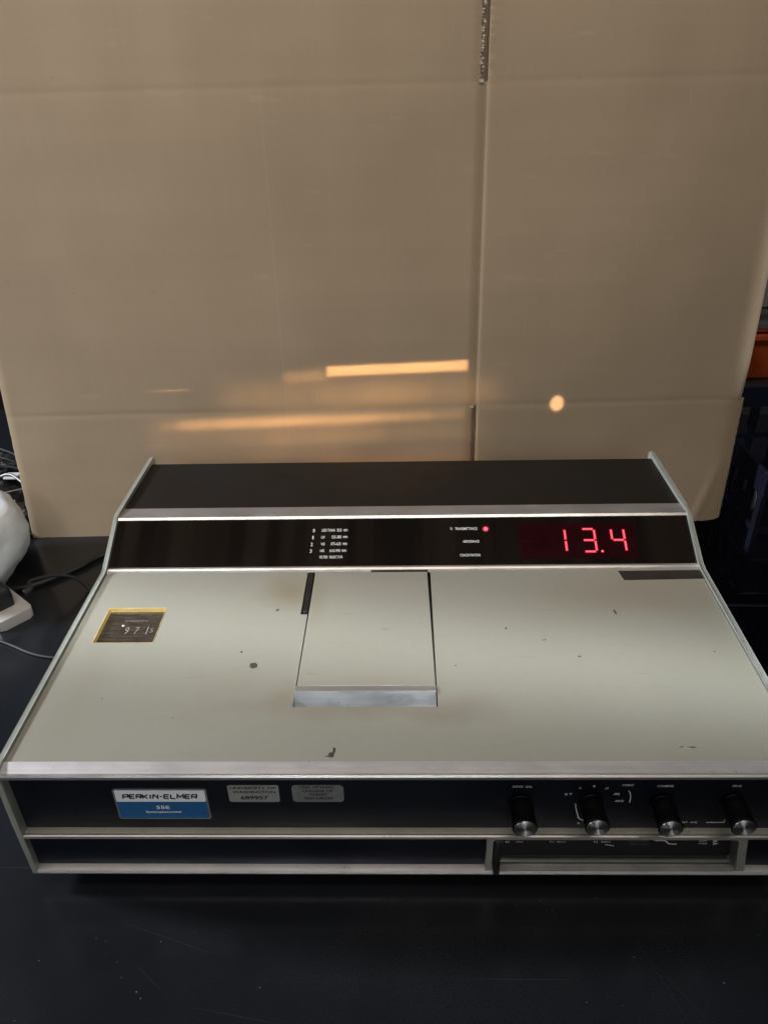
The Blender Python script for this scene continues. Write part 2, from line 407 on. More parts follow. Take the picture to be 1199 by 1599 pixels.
def brass():
    t = NT('brass')
    t.set(Base_Color=t.ramp(t.noise(120, 4), [(.3, (.90, .64, .22)), (.7, (1.0, .78, .34))]), Metallic=.55, Roughness=t.ramp(t.noise(60, 4), [(.3, .40), (.7, .52)]), Normal=t.bump(t.noise(500, 2), .1, .0003))
    return t.m
M_brass = brass()
def counter_glass():
    t = NT('counter_window')
    sw = t.ramp(t.noise(1, 4, .6, t.mapping((60, 420, 1), (0, 0, .5))), [(.40, (.030, .023, .018)), (.72, (.075, .060, .043))])
    t.set(Base_Color=sw, Roughness=t.ramp(t.noise(90, 4), [(.3, .16), (.7, .30)]), Specular_IOR_Level=.7, Metallic=.15)
    return t.m
M_count = counter_glass()
def emit(name, col, strength):
    t = NT(name); t.set(Base_Color=(.2, .0, .0, 1)); t.b.inputs['Emission Color'].default_value = (*col, 1); t.b.inputs['Emission Strength'].default_value = strength; t.set(Roughness=.5)
    return t.m
M_led = emit('red_segment', (1.0, .13, .20), 1.25)
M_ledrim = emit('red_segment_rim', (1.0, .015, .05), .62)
M_lamp = emit('red_indicator', (1.0, .10, .17), 2.0)
M_halo = emit('red_indicator_halo', (.9, .0, .03), .16)  # emissive red that stands in for glare round the lamp
M_ledoff = simple('unlit_segment', (.013, .002, .003), .2, 0, .1, 300, 0, spec=.2)
M_digitglass = simple('digit_filter', (.014, .0020, .003), .14, 0, .2, 60, 0, spec=.25)
_n = M_digitglass.node_tree.nodes['Principled BSDF']; _n.inputs['Emission Color'].default_value = (1, .0, .03, 1); _n.inputs['Emission Strength'].default_value = .004  # faint emission painted in as the red glow around the digits

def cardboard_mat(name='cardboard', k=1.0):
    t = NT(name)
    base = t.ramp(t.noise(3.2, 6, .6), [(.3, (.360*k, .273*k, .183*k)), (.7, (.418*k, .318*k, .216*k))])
    flute = t.noise(1, 2, .5, t.mapping((240, 4, 3)))           # corrugation lines run upright
    fib = t.noise(1, 5, .7, t.mapping((90, 90, 900)))
    c = t.mix(1.0, base, t.ramp(flute, [(.3, .985), (.7, 1.01)]), 'MULTIPLY')
    c = t.mix(1.0, c, t.ramp(t.noise(700, 4, .7), [(.3, .97), (.7, 1.02)]), 'MULTIPLY')
    c = t.mix(1.0, c, t.ramp(fib, [(.3, .985), (.7, 1.01)]), 'MULTIPLY')
    c = t.mix(1.0, c, t.ramp(t.noise(1, 3, .5, t.mapping((1.2, 1, 26))), [(.3, .965), (.7, 1.03)]), 'MULTIPLY')
    fl = t.ramp(t.noise(95, 3, .6), [(.72, 0.0), (.78, .35)]); c = t.mix(fl, c, (.24*k, .18*k, .125*k))
    sc2 = t.ramp(t.noise(1, 4, .65, t.mapping((14, 14, 60), (0, .5, 0))), [(.64, 0.0), (.74, .22)]); c = t.mix(sc2, c, (.52*k, .43*k, .33*k))
    rub = t.ramp(t.noise(1, 3, .6, t.mapping((5, 5, 2.2))), [(.50, 0.0), (.72, .38)]); c = t.mix(rub, c, (.33*k, .25*k, .17*k))
    ln = t.near((-.100, 0, .32), .2, 1.0, (1/.0022, 0, 1/.30)); c = t.mix(t.math('MULTIPLY', ln, .12), c, (.56*k, .46*k, .35*k))
    t.set(Base_Color=c, Roughness=.62, Specular_IOR_Level=.35)
    b1 = t.bump(flute, .06, .0004); b2 = t.bump(t.noise(600, 3), .12, .0004, b1)
    t.set(Normal=b2)
    return t.m
M_card = cardboard_mat()
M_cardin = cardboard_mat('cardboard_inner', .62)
M_torn = simple('torn_paper', (.55, .48, .40), .8, 0, .15, 400, .3)

def table_mat():
    t = NT('black_table')
    # fine dust and long scratches in the black laminate
    base = t.ramp(t.noise(7, 6), [(.3, (.0070, .0080, .0096)), (.7, (.0118, .0130, .0154))])
    dust = t.ramp(t.noise(900, 3, .7), [(.35, .75), (.75, 1.5)]); c = t.mix(1.0, base, dust, 'MULTIPLY')
    sp = t.ramp(t.noise(260, 2, .4), [(.79, 0.0), (.815, .8)]); c = t.mix(sp, c, (.14, .14, .13))
    def scr(c, rot, sx, sy, th, amt, seed):
        v = t.n.new('ShaderNodeMapping'); v.inputs['Scale'].default_value = (sx, sy, 1); v.inputs['Rotation'].default_value = (0, 0, rot); v.inputs['Location'].default_value = (seed, seed*.7, 0)
        t.l(t.co, v.inputs['Vector']); f = t.noise(1, 2, .4, v.outputs[0], .3)
        return t.mix(t.ramp(f, [(th, 0.0), (th+.015, amt)]), c, (.06, .06, .065))
    c = scr(c, .5, 1.5, 150, .75, .3, 3.1); c = scr(c, -1.0, 1.2, 190, .755, .3, 7.7); c = scr(c, -.25, 1.4, 170, .75, .3, 11.3)
    # two long scratches and a few white specks front of the instrument
    for (x0, y0, x1, y1) in ((.166, -.034, .190, -.10), (.172, -.052, .205, -.10), (-.19, -.060, -.165, -.080), (-.21, -.030, -.13, -.055), (-.14, -.09, -.08, -.10)):
        cx, cy = (x0+x1)/2, (y0+y1)/2; ln = math.hypot(x1-x0, y1-y0)/2; an = math.atan2(y1-y0, x1-x0)
        v = t.n.new('ShaderNodeVectorMath'); v.operation = 'SUBTRACT'; t.l(t.co, v.inputs[0]); v.inputs[1].default_value = (cx, cy, 0)
        mp = t.n.new('ShaderNodeMapping'); t.l(v.outputs[0], mp.inputs['Vector']); mp.inputs['Rotation'].default_value = (0, 0, -an)
        m2 = t.n.new('ShaderNodeMapping'); t.l(mp.outputs[0], m2.inputs['Vector']); m2.inputs['Scale'].default_value = (1/ln, 1/.0004, 0)
        q = t.n.new('ShaderNodeVectorMath'); q.operation = 'LENGTH'; t.l(m2.outputs[0], q.inputs[0])
        r = t.n.new('ShaderNodeMapRange'); r.inputs['From Min'].default_value = 1.2; r.inputs['From Max'].default_value = .5; t.l(q.outputs['Value'], r.inputs['Value'])
        c = t.mix(t.math('MULTIPLY', r.outputs['Result'], .20), c, (.05, .05, .055))
    t.set(Base_Color=c, Roughness=t.ramp(t.noise(12, 6), [(.3, .17), (.7, .25)]), Specular_IOR_Level=.45)
    t.set(Normal=t.bump(t.noise(1400, 2), .10, .0002))
    return t.m

# ------------------------------------------------------------------ the setting
bm = bmesh.new(); box(bm, -1.3, .365, -.75, .95, -.03, 0, .002)
tag(link('table', bm, table_mat(), origin=(0, 0, 0)), 'black scratched tabletop the instrument stands on', 'table', kind='structure')
bm = bmesh.new(); box(bm, -3.2, 3.2, -2.6, 3.0, -.80, -.76)
tag(link('floor', bm, simple('dark_floor', (.02, .02, .022), .6, 0, .2, 10, .1)), 'dark floor far below the table', 'floor', kind='structure')
bm = bmesh.new(); box(bm, -3.2, 3.2, 2.6, 2.66, -.76, 2.6)
tag(link('wall', bm, simple('room_wall', (.035, .032, .028), .8, 0, .15, 6, .1)), 'dim room wall far behind the cardboard', 'wall', kind='structure')

bm = bmesh.new(); _r = random.Random(5)
for (x, y) in [(-.216, -.045), (-.196, -.058), (-.183, -.080), (.0868, -.0165), (-.203, -.060), (.19, -.05), (-.37, .24), (-.41, .21)] + [(_r.uniform(-.45, .3), _r.uniform(-.10, -.005)) for _ in range(34)]:
    r_ = _r.uniform(.00015, .00042); a_ = _r.uniform(0, 3); c_ = Vector((x, y, .0002))
    v_ = [bm.verts.new(c_ + Vector((cos(a_+q)*r_*k_, sin(a_+q)*r_, hh))) for q, k_, hh in ((0, 2.0, 0), (1.7, 1, .0001), (3.1, 1.6, 0), (4.6, 1, .0002))]
    bm.faces.new(v_)
tag(link('dust_flecks', bm, simple('dust', (.22, .21, .20), .9, 0, .2, 300, 0), origin=(0, 0, 0)), 'pale dust flecks scattered on the black tabletop in front of the instrument', 'dust', kind='stuff')
# ------------------------------------------------------------------ cardboard
card = empty('cardboard_sheet', (-.04, .519, 0), 'tall brown corrugated cardboard sheet standing upright behind the instrument', 'cardboard')
T1, T2, T3 = .1735, .5265, .70
def wave(s, t): return .0022*noise.noise(Vector((s*3.2, t*2.6, 1.7))) + .0005*noise.noise(Vector((s*14, t*11, 4.2))) - .00028*math.exp(-((t-T1)/.0040)**2) - .00022*math.exp(-((t-T2)/.0040)**2)
def card_panel(name, s0, s1, t0, t1, fn=None, edge=None, nx=60, ny=36, thick=.004, mat=None, d0=0.0, parent=None, rnd=.0006):
    """slab in (s,t) coordinates of the sheet; fn displaces (s,t)->(s,t,d); edge jitters the outline"""
    bm = bmesh.new(); F = []; B = []
    def co(u, v):
        s = s0 + (s1-s0)*u; t = t0 + (t1-t0)*v
        if edge: s, t = edge(s, t, u, v)
        d = wave(s, t) + d0
        if fn: s, t, d2 = fn(s, t); d += d2
        return s, t, d
    us = [0, .0022/(s1-s0)] + [i/nx for i in range(1, nx)] + [1-.0022/(s1-s0), 1]; us = sorted(set(us))
    vs = [0, 1] + [i/ny for i in range(1, ny)] + [k*.0011/(t1-t0) for k in range(1, 8)] + [1-k*.0011/(t1-t0) for k in range(1, 8)]; vs = sorted({round(v, 6) for v in vs if 0 <= v <= 1})
    for j, v in enumerate(vs):
        F.append([]); B.append([])
        for i, u in enumerate(us):
            s, t, d = co(u, v)
            e = (rnd if i in (0, len(us)-1) else 0)
            F[-1].append(bm.verts.new(MC @ Vector((s, t, d-e)))); B[-1].append(bm.verts.new(MC @ Vector((s, t, d-thick))))
    nj, ni = len(vs), len(us)
    for j in range(nj-1):
        for i in range(ni-1):
            bm.faces.new((F[j][i], F[j][i+1], F[j+1][i+1], F[j+1][i])); bm.faces.new((B[j][i], B[j+1][i], B[j+1][i+1], B[j][i+1]))
    for i in range(ni-1):
        bm.faces.new((F[0][i], B[0][i], B[0][i+1], F[0][i+1])); bm.faces.new((F[-1][i], F[-1][i+1], B[-1][i+1], B[-1][i]))
    for j in range(nj-1):
        bm.faces.new((F[j][0], F[j+1][0], B[j+1][0], B[j][0])); bm.faces.new((F[j][-1], B[j][-1], B[j+1][-1], F[j+1][-1]))
    o = link(name, bm, mat or M_card, parent or card); smooth_angle(o, 50); return o
T1, T2, T3 = .1735, .5265, .70
def jit(a, f, seed): return a*noise.noise(Vector((f*seed[0], seed[1], seed[2])))
def ragged(s, t, u, v):
    if u == 0: s += .0012*noise.noise(Vector((0, t*260, 3)))
    if u == 1: s += .0010*noise.noise(Vector((0, t*210, 9)))
    if v == 0 and t < .01: t += .0010*noise.noise(Vector((s*240, 0, 5)))
    return s, t
def curl_right(s, t):
    k = max(0, s-.908); return s - k*k*6, t, k*k*12*min(1, abs(t-T1)/.05)
def corner(s, t):
    k = max(0, (s-.885))*max(0, (.085-t))
    q = max(0, s-.905); d = -q*q*3
    d += -k*.2 + .0018*math.exp(-((s-.893-.25*t)/.004)**2)*max(0, (.10-t)/.10)
    # rounded lower corner
    if s > .912 and t < .03: t = t + (s-.912)**2*12*(1-t/.03)
    return s, t, d
def top_left_edge(s, t, u, v):
    s, t2 = ragged(s, t, u, v)
    if u == 1: s += .0022*abs(noise.noise(Vector((2, t*120, 2))))
    return s, t2
def left_slope(f):
    def g(s, t, u, v):
        s, t = f(s, t, u, v); return s + (1-u)*.045*t, t
    return g
card_panel('flap', -.0, .5890, 0, T1, edge=left_slope(ragged), ny=30)
card_panel('flap', .5945, .9290, 0, T1, corner, ragged, nx=60, ny=50)
card_panel('panel', -.0, .5903, T1, T2, edge=left_slope(lambda s, t, u, v: (s, t)))
card_panel('panel', .5935, .9265, T1, T2, curl_right, nx=60)
card_panel('flap', -.0, .5865, T2, T3, edge=left_slope(top_left_edge), ny=60)
card_panel('flap', .5945, .9320, T2, T3, curl_right, nx=50)
# hollow creases and the layer that shows in the gaps
card_panel('crease', .5880, .5960, T1, T2, d0=-.0009, nx=2, ny=60, thick=.003, rnd=0, mat=M_card)
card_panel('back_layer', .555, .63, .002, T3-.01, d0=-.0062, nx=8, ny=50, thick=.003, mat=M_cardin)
# torn paper fibres along the gap at the top
bm = bmesh.new()
for k in range(60):
    t = T2 + .001 + (T3-T2-.004)*k/60 + random.uniform(-.001, .001); s = .5878 + random.uniform(-.0012, .0010); ln = random.uniform(.0008, .0028); a = random.uniform(-.6, .8)
    p = [MC @ Vector((s+dx, t+dy, dd)) for dx, dy, dd in ((0, -ln*.7, -.0008), (ln*cos(a), ln*sin(a)*.4, .0004), (ln*.3, ln, -.0006), (-.0012, .2*ln, .0006))]
    v = [bm.verts.new(q) for q in p]
    for tri in ((0, 1, 3), (1, 2, 3), (0, 2, 1), (0, 3, 2)): bm.faces.new([v[i] for i in tri])
tag(link('torn_edge', bm, M_torn, card), kind='stuff')
bm = bmesh.new()
for (s, t) in ((.5885, T1-.001), (.5875, T2+.001)):
    for k in range(7):
        a = k*.9; r = .0028
        p = [MC @ Vector((s + r*cos(a+x)*y, t + r*.7*sin(a+x)*y, .0006+.0006*y)) for x, y in ((0, 1), (.7, .8), (2.2, .4), (4, .5))]
        v = [bm.verts.new(q) for q in p]; bm.faces.new(v)
tag(link('torn_corner', bm, M_torn, card), kind='stuff')

# ------------------------------------------------------------------ the instrument
dev = empty('spectrophotometer', ROOT, 'vintage laboratory spectrophotometer with cream enamel top, smoked red digit display and black knob panel', 'laboratory instrument')
T1p, PBp = Vector((.0082, .1280)), Vector((.2315, .1317))
def plane_matrix(a, b):
    d = (b-a).normalized(); m = Matrix(((1, 0, 0), (0, d.x, d.y), (0, -d.y, d.x))).transposed().to_4x4(); m.translation = Vector((0, a.x, a.y)); return m
MP = plane_matrix(T1p, PBp)                      # enamel top: (x, s, height)
D0p, B2p = Vector((.2393, .1336)), Vector((.2857, .1588))
MD = plane_matrix(D0p, B2p)                      # display
YF = .0062
MF = Matrix(((1, 0, 0), (0, 0, 1), (0, -1, 0))).transposed().to_4x4(); MF.translation = Vector((0, YF, 0))   # front: (x, z, out)
W = .28
# side rails
prof = [(-.0012, .0150), (-.0016, .0700), (-.0022, .1250), (.0000, .1292), (.0100, .1303), (.2290, .1340), (.2365, .1358), (.2830, .1612), (.2895, .1632), (.2990, .1636), (.4100, .1640), (.4180, .1632), (.4205, .1595), (.4205, .0300), (.4150, .0150)]
for sx in (-1, 1):
    bm = bmesh.new(); prism(bm, prof, sx*W, sx*(W+.0042))
    bmesh.ops.bevel(bm, geom=[e for e in bm.edges], offset=.0006, segments=2, affect='EDGES', profile=.5, clamp_overlap=True)
    o = link('side_rail', bm, M_rail, dev); smooth_angle(o, 30)
# hidden carcass, underside, feet
bm = bmesh.new(); prism(bm, [(.016, .018), (.016, .119), (.228, .1235), (.243, .1275), (.290, .1525), (.408, .1525), (.412, .018)], -W+.0005, W-.0005)
link('casing', bm, M_dark, dev)
for x in (-.235, .235):
    for y in (.045, .37):
        bm = bmesh.new(); lathe(bm, [(.010, 0), (.013, .002), (.013, .012), (.011, .0178)], 24, Matrix.Translation((x, y, 0)))
        o = link('foot', bm, M_black, dev); smooth_angle(o)
# enamel top with the lid opening, slider slot and counter opening
lid_x0, lid_x1, lid_s1 = -.0813, .0287, .2252
hole_lid = (lid_x0, lid_x1, .0522, .2256)
hole_slot = (-.0873, lid_x0, .1622, .2256)
hole_count = (-.2595, -.2085, .1262, .1715)
bm = bmesh.new(); plate_with_holes(bm, -W+.0008, W-.0008, .0004, .2256, [hole_lid, hole_slot, hole_count], -.0022, 0, MP)
link('top_panel', bm, M_en, dev)
bm = bmesh.new(); box(bm, lid_x0-.004, lid_x1+.004, .050, .2262, -.0075, -.0062, 0, MP); link('lid_well', bm, M_dark, dev)
# lid: slightly skewed, wider gap on the right
bm = bmesh.new(); q = [(-.0805, .0742), (.0278, .0742), (.0258, .2240), (-.0799, .2246)]
a = [bm.verts.new(MP @ Vector((x, s, -.0040))) for x, s in q]; b = [bm.verts.new(MP @ Vector((x, s, .0003))) for x, s in q]
bm.faces.new(a[::-1]); bm.faces.new(b)
for i in range(4): bm.faces.new((a[i], a[(i+1) % 4], b[(i+1) % 4], b[i]))
bmesh.ops.bevel(bm, geom=[e for e in bm.edges], offset=.0004, segments=2, affect='EDGES', profile=.5)
lid = link('sample_lid', bm, M_en, dev)
# lid handle: flat strip, ridge, sloping grip face
bm = bmesh.new()
def slab(bm, pr, x0, x1, M):
    a = [bm.verts.new(M @ Vector((x0, s, h))) for s, h in pr]; b = [bm.verts.new(M @ Vector((x1, s, h))) for s, h in pr]; n = len(pr)
    for i in range(n): bm.faces.new((a[i], a[(i+1) % n], b[(i+1) % n], b[i]))
    bm.faces.new(a[::-1]); bm.faces.new(b)
slab(bm, [(.0737, .0007), (.0737, -.002), (.0672, -.002), (.0668, .0010), (.0674, .0014), (.0732, .0011)], -.0813, .0280, MP)
link('handle_strip', bm, M_handle_top, lid)
bm = bmesh.new(); slab(bm, [(.0672, .0013), (.0666, .0011), (.0546, -.0052), (.0546, -.0060), (.066, -.0050), (.0675, -.0008)], -.0815, .0278, MP)
link('handle_grip', bm, M_handle, lid)
# slider lever left of the lid
bm = bmesh.new(); box(bm, -.0872, -.0814, .1624, .2254, -.0070, -.0050, 0, MP); link('slider_slot', bm, M_dark, dev)
bm = bmesh.new(); box(bm, -.0864, -.0812, .1660, .2250, -.005, -.0002, .0006, MP, 2); o = link('slider', bm, M_black, dev)
bm = bmesh.new(); box(bm, -.0864, -.0812, .1632, .1655, -.005, -.0006, .0004, MP, 2); link('slider_tip', bm, M_black, o)
# dark notch behind the lid on the right half
bm = bmesh.new(); box(bm, -.0275, .0262, .2235, .2268, -.002, .0006, .0002, MP); link('hinge_strip', bm, M_tape, dev)
# brown tape at the right rear of the top
bm = bmesh.new()
q = [(.2062, .2085), (.2790, .2100), (.2790, .2225), (.2040, .2222)]
a = [bm.verts.new(MP @ Vector((x, s, 0.0001))) for x, s in q]; b = [bm.verts.new(MP @ Vector((x, s, .0007))) for x, s in q]
bm.faces.new(a[::-1]); bm.faces.new(b)
for i in range(4): bm.faces.new((a[i], a[(i+1) % 4], b[(i+1) % 4], b[i]))
tag(link('tape', bm, M_tape, dev), 'dark brown tape strip at the right rear edge of the enamel top')
# wavelength counter window
win = None
bm = bmesh.new(); box(bm, hole_count[0]+.0005, hole_count[1]-.0005, hole_count[2]+.0005, hole_count[3]-.0005, -.0045, -.0030, 0, MP)
win = link('counter_window', bm, M_count, dev)
x0, x1, s0, s1 = hole_count
def quadstrip(bm, P, M):
    v = [bm.verts.new(M @ Vector(p)) for p in P]; bm.faces.new(v)
bm = bmesh.new()   # four bevelled brass reveals, widest at the rear
r = ((x0, s0, .0003), (x1, s0, .0003), (x1, s1, .0003), (x0, s1, .0003)); i_ = ((x0+.0010, s0+.0004, -.0029), (x1-.0005, s0+.0004, -.0029), (x1-.0006, s1-.0012, -.0029), (x0+.0010, s1-.0012, -.0029))
o_ = ((x0-.0005, s0-.0001, .0003), (x1+.0002, s0-.0001, .0003), (x1+.0002, s1+.0008, .0003), (x0-.0005, s1+.0008, .0003)); b_ = tuple((x, s, -.0001) for x, s, h in o_)
for k in range(4):
    n = (k+1) % 4
    quadstrip(bm, (r[k], r[n], i_[n], i_[k]), MP); quadstrip(bm, (o_[k], o_[n], r[n], r[k]), MP); quadstrip(bm, (b_[k], b_[n], o_[n], o_[k]), MP)
link('counter_bezel', bm, M_brass, win)
hcount = -.0029
for ch, xa, wd in (('9', -.2385, .0036), ('7', -.2300, .0036), ('1', -.2195, .0010)):
    o = lettering(ch, xa, xa+wd, .1405, .1500, MP, M_engr, win, hcount)
lettering('5', -.2165, -.2138, .1425, .1480, MP, M_engr, win, hcount)
lettering('WAVELENGTH nm', -.2420, -.2215, .1572, .1592, MP, M_engr, win, hcount)
bm = bmesh.new(); lathe(bm, [(.0012, 0), (.0010, .0005), (.0003, .0008)], 12, MP @ Matrix.Translation((-.2418, .1515, -.0029))); link('pointer_dot', bm, M_white, win)

# front trim extrusion (cap over the control panel)
bm = bmesh.new()
pr = [(.0086, .1286), (.0082, .1262), (.0120, .1205), (.0030, .1205), (-.0016, .1215), (-.0022, .1222), (-.0022, .1246), (-.0012, .1257), (-.0002, .1262)]
prism(bm, pr, -W-.0041, W+.0041)
o = link('front_trim', bm, M_alu, dev); o.data.transform(Matrix.Scale(1, 4))
bm = bmesh.new(); prism(bm, [(-.0024, .1243), (-.0026, .1250), (-.0014, .1262), (-.0003, .1264), (-.0006, .1256)], -W-.0040, W+.0040); link('trim_edge', bm, M_bright, dev)
# control panel
bm = bmesh.new(); box(bm, -W, W, YF, YF+.003, .0598, .1210)
ctl = link('control_panel', bm, M_navy, dev)
# middle ledge
bm = bmesh.new(); prism(bm, [(YF+.0005, .0604), (YF+.0005, .0560), (.0015, .0560), (-.0008, .0566), (-.0014, .0574), (-.0014, .0594), (-.0004, .0602)], -W+.0002, W-.0002)
link('ledge', bm, M_ledge, dev)
bm = bmesh.new(); prism(bm, [(-.0017, .0590), (-.0016, .0600), (-.0005, .0606), (.0006, .0605), (.0004, .0598), (-.0006, .0588)], -W+.0002, W-.0002); link('ledge_edge', bm, M_bright, dev)
# lower panels, dividers, bottom rail
SX0, SX1 = .0677, .2490
for a, b_x in ((-W, .0630), (.2550, W)):
    bm = bmesh.new(); box(bm, a, b_x, .0040, .0070, .0190, .0562); link('lower_panel', bm, M_navy2, dev)
bm = bmesh.new(); prism(bm, [(-.0016, .0158), (-.0020, .0172), (-.0010, .0190), (.0045, .0205), (.0045, .0195), (.016, .0195), (.016, .0150), (-.0010, .0150)], -W+.0002, W-.0002)
link('bottom_rail', bm, M_alu, dev)
# slot frame with rounded corners: one ring
bm = bmesh.new()
def ring(x0, x1, z0, z1, r, y, seg=6):
    out = []
    for cx, cz, a0 in ((x1-r, z1-r, 0), (x0+r, z1-r, 90), (x0+r, z0+r, 180), (x1-r, z0+r, 270)):
        for k in range(seg+1):
            a = radians(a0+90*k/seg); out.append((cx+r*cos(a), y, cz+r*sin(a)))
    return out
def slant(P): return [(x + (.0050 if x > .2 else 0)*(1-(z-.019)/.037), y, z) for x, y, z in P]
Ro = [bm.verts.new(p) for p in slant(ring(.0630, .2518, .0188, .0564, .0004, -.0006))]; Ri = [bm.verts.new(p) for p in slant(ring(SX0, .2455, .0196, .0556, .0030, -.0006))]
Rb = [bm.verts.new(p) for p in slant(ring(SX0+.0004, .2451, .0198, .0554, .0030, .0120))]; Rs = [bm.verts.new(p) for p in slant(ring(.0630, .2518, .0188, .0564, .0004, .0060))]
n = len(Ro)
for i in range(n):
    j = (i+1) % n; bm.faces.new((Ro[i], Ro[j], Ri[j], Ri[i])); bm.faces.new((Ri[i], Ri[j], Rb[j], Rb[i])); bm.faces.new((Ro[i], Rs[i], Rs[j], Ro[j]))
slot = link('slot_frame', bm, M_rail, dev)
bm = bmesh.new(); box(bm, SX0+.0005, .2520, .0118, .0125, .0190, .0600); slotback = link('slot_back', bm, M_dark, slot)
bm = bmesh.new(); prism(bm, [(-.0006, .0199), (.0030, .0203), (.0033, .0190), (-.0006, .0188)], SX0+.002, .2500); link('slot_lip', bm, M_rail, slot)
bm = bmesh.new(); prism(bm, [(.0033, .0192), (.0068, .0196), (.0068, .0188), (.0033, .0186)], SX0+.002, .2495); link('slot_channel', bm, simple('slot_brown', (.035, .03, .024), .5, .3), slot)
bm = bmesh.new(); prism(bm, [(.0069, .0196), (.0072, .0208), (.0088, .0209), (.0091, .0201), (.0091, .0188), (.0069, .0188)], SX0+.004, .2480); link('slot_ridge', bm, M_rail, slot)
bm = bmesh.new(); prism(bm, [(.0091, .0200), (.0117, .0204), (.0117, .0188), (.0091, .0188)], SX0+.004, .2480); link('slot_floor', bm, simple('slot_grey', (.10, .095, .085), .5, .2), slot)
MB_ = MF.copy(); MB_.translation = Vector((0, .01175, 0))
for body, xa, xb, za, zb in (('0 0', .074, .082, .0475, .0495), ('ZERO', .0865, .0925, .0478, .0494), ('T1', .112, .1155, .0475, .0497), ('MAX', .118, .1245, .0478, .0494), ('T2', .1450, .1485, .0475, .0497), ('MIN', .1510, .1580, .0478, .0494), ('OFF', .2240, .2300, .0490, .0508), ('ON', .2240, .2300, .0462, .0478)):
    lettering(body, xa, xb, za-.0120, zb-.0120, MB_, M_print, slotback, .0001)
bm = bmesh.new()
for xa, xb, za, zb in ((.1715, .1865, .0492, .0530), (.1725, .1790, .0455, .0482), (.1805, .1865, .0455, .0482)): rrect(bm, xa, xb, za-.0120, zb-.0120, .0004, 0, .0006, MB_)
link('slide_switch', bm, simple('switch_grey', (.035, .035, .033), .5), slotback)
bm = bmesh.new(); stroke_bm(bm, [(.1905, .0385), (.1985, .0383), (.2020, .0345), (.2080, .0340)], .0011, MB_); link('printed_line', bm, M_print, slotback); bm = bmesh.new(); stroke_bm(bm, [(.1545, .0335), (.1610, .0320)], .0008, MB_); link('printed_line', bm, M_print, slotback)
for xa, za in ((.2345, .0378), (.2350, .0348)): bm = bmesh.new(); stroke_bm(bm, [(xa, za+.0010), (xa+.0028, za), (xa, za-.0010)], .0009, MB_); link('printed_line', bm, M_print, slotback)
# black foam strip hanging at the left end of the slot
bm = bmesh.new(); box(bm, .0688, .0738, -.0030, .0105, .0172, .0556, .0010, None, 2); o = link('foam_strip', bm, M_black, dev); smooth_angle(o)

# name plate
bm = bmesh.new(); rrect(bm, -.2072, -.1390, .0712, .1036, .0022, 0, .0008, MF); np_ = link('name_plate', bm, M_plate_rim, dev)
bm = bmesh.new(); rrect(bm, -.2058, -.1404, .0905, .1024, .0012, .0008, .0011, MF); link('white_field', bm, M_plate_white, np_)
bm = bmesh.new(); rrect(bm, -.2058, -.1404, .0724, .0905, .0012, .0007, .00105, MF); link('blue_field', bm, M_plate_blue, np_)
# wide squared maker's lettering made of strokes
G = {'P': [[(0, 0), (0, .85), (.15, 1), (1, 1), (1, .42), (.2, .42)]],
     'E': [[(1, 1), (.12, 1), (0, .85), (0, .15), (.12, 0), (1, 0)], [(0, .5), (.9, .5)]],
     'R': [[(0, 0), (0, .85), (.15, 1), (1, 1), (1, .45), (.2, .45)], [(.62, .45), (1, 0)]],
     'K': [[(0, 0), (0, 1)], [(1, 1), (.22, .5), (1, 0)]],
     'I': [[(.5, 0), (.5, 1)]], 'N': [[(0, 0), (0, .85), (.15, 1), (1, .1), (1, 1)]],
     '-': [[(.1, .5), (.9, .5)]], 'L': [[(0, 1), (0, .15), (.12, 0), (1, 0)]],
     'M': [[(0, 0), (0, 1), (.5, .35), (1, 1), (1, 0)]]}
widths = {'I': .35, '-': .55, 'M': 1.25}
txt = 'PERKIN-ELMER'; tot = sum(widths.get(c, 1.0) for c in txt) + .38*(len(txt)-1); sc_ = (.1462+.0520-.1462*0 - .1462 - 0) if False else 1
X0, X1, Z0, Z1 = -.2000, -.1466, .0941, .0982; k = (X1-X0)/tot; x = X0
bm = bmesh.new()
for c in txt:
    w = widths.get(c, 1.0)*k
    for st in G[c]: stroke_bm(bm, [(x + px*w + .0006*(pz-.5), Z0 + pz*(Z1-Z0)) for px, pz in st], .00125, MF, .0011, .0012)
    x += w + .38*k
link('lettering', bm, M_blackink, np_)
lettering('55E', -.1778, -.1680, .0826, .0863, MF, M_white, np_, .0012, off=.022)
lettering('Spectrophotometer', -.1862, -.1598, .0778, .0808, MF, M_white, np_, .0012, off=.022)
# property tags
bm = bmesh.new(); rrect(bm, -.1235, -.0869, .0896, .1071, .0018, 0, .0005, MF); tg = link('property_tag', bm, M_tag, dev); tg['label'] = 'silver property tag with a stamped number'
lettering('UNIVERSITY OF', -.1218, -.0888, .1032, .1058, MF, M_tagink, tg, .0006, off=.028)
lettering('WASHINGTON', -.1202, -.0893, .0990, .1016, MF, M_tagink, tg, .0006, off=.028)
lettering('689957', -.1150, -.0950, .0922, .0962, MF, M_tagink, tg, .0006, off=.028)
bm = bmesh.new(); rrect(bm, -.0775, -.0405, .0896, .1071, .0030, 0, .0005, MF); tg = link('property_tag', bm, M_tag2, dev); tg['label'] = 'dull grey department tag with rounded corners'
for body, xa, xb, z in (('UNIV. OF WASH.', -.0715, -.0470, .1040), ('COLLEGE OF', -.0700, -.0480, .1001), ('FOREST', -.0650, -.0520, .0963), ('RESOURCES', -.0688, -.0486, .0924)):
    lettering(body, xa, xb, z, z+.0025, MF, M_tagink, tg, .0006, off=.028)
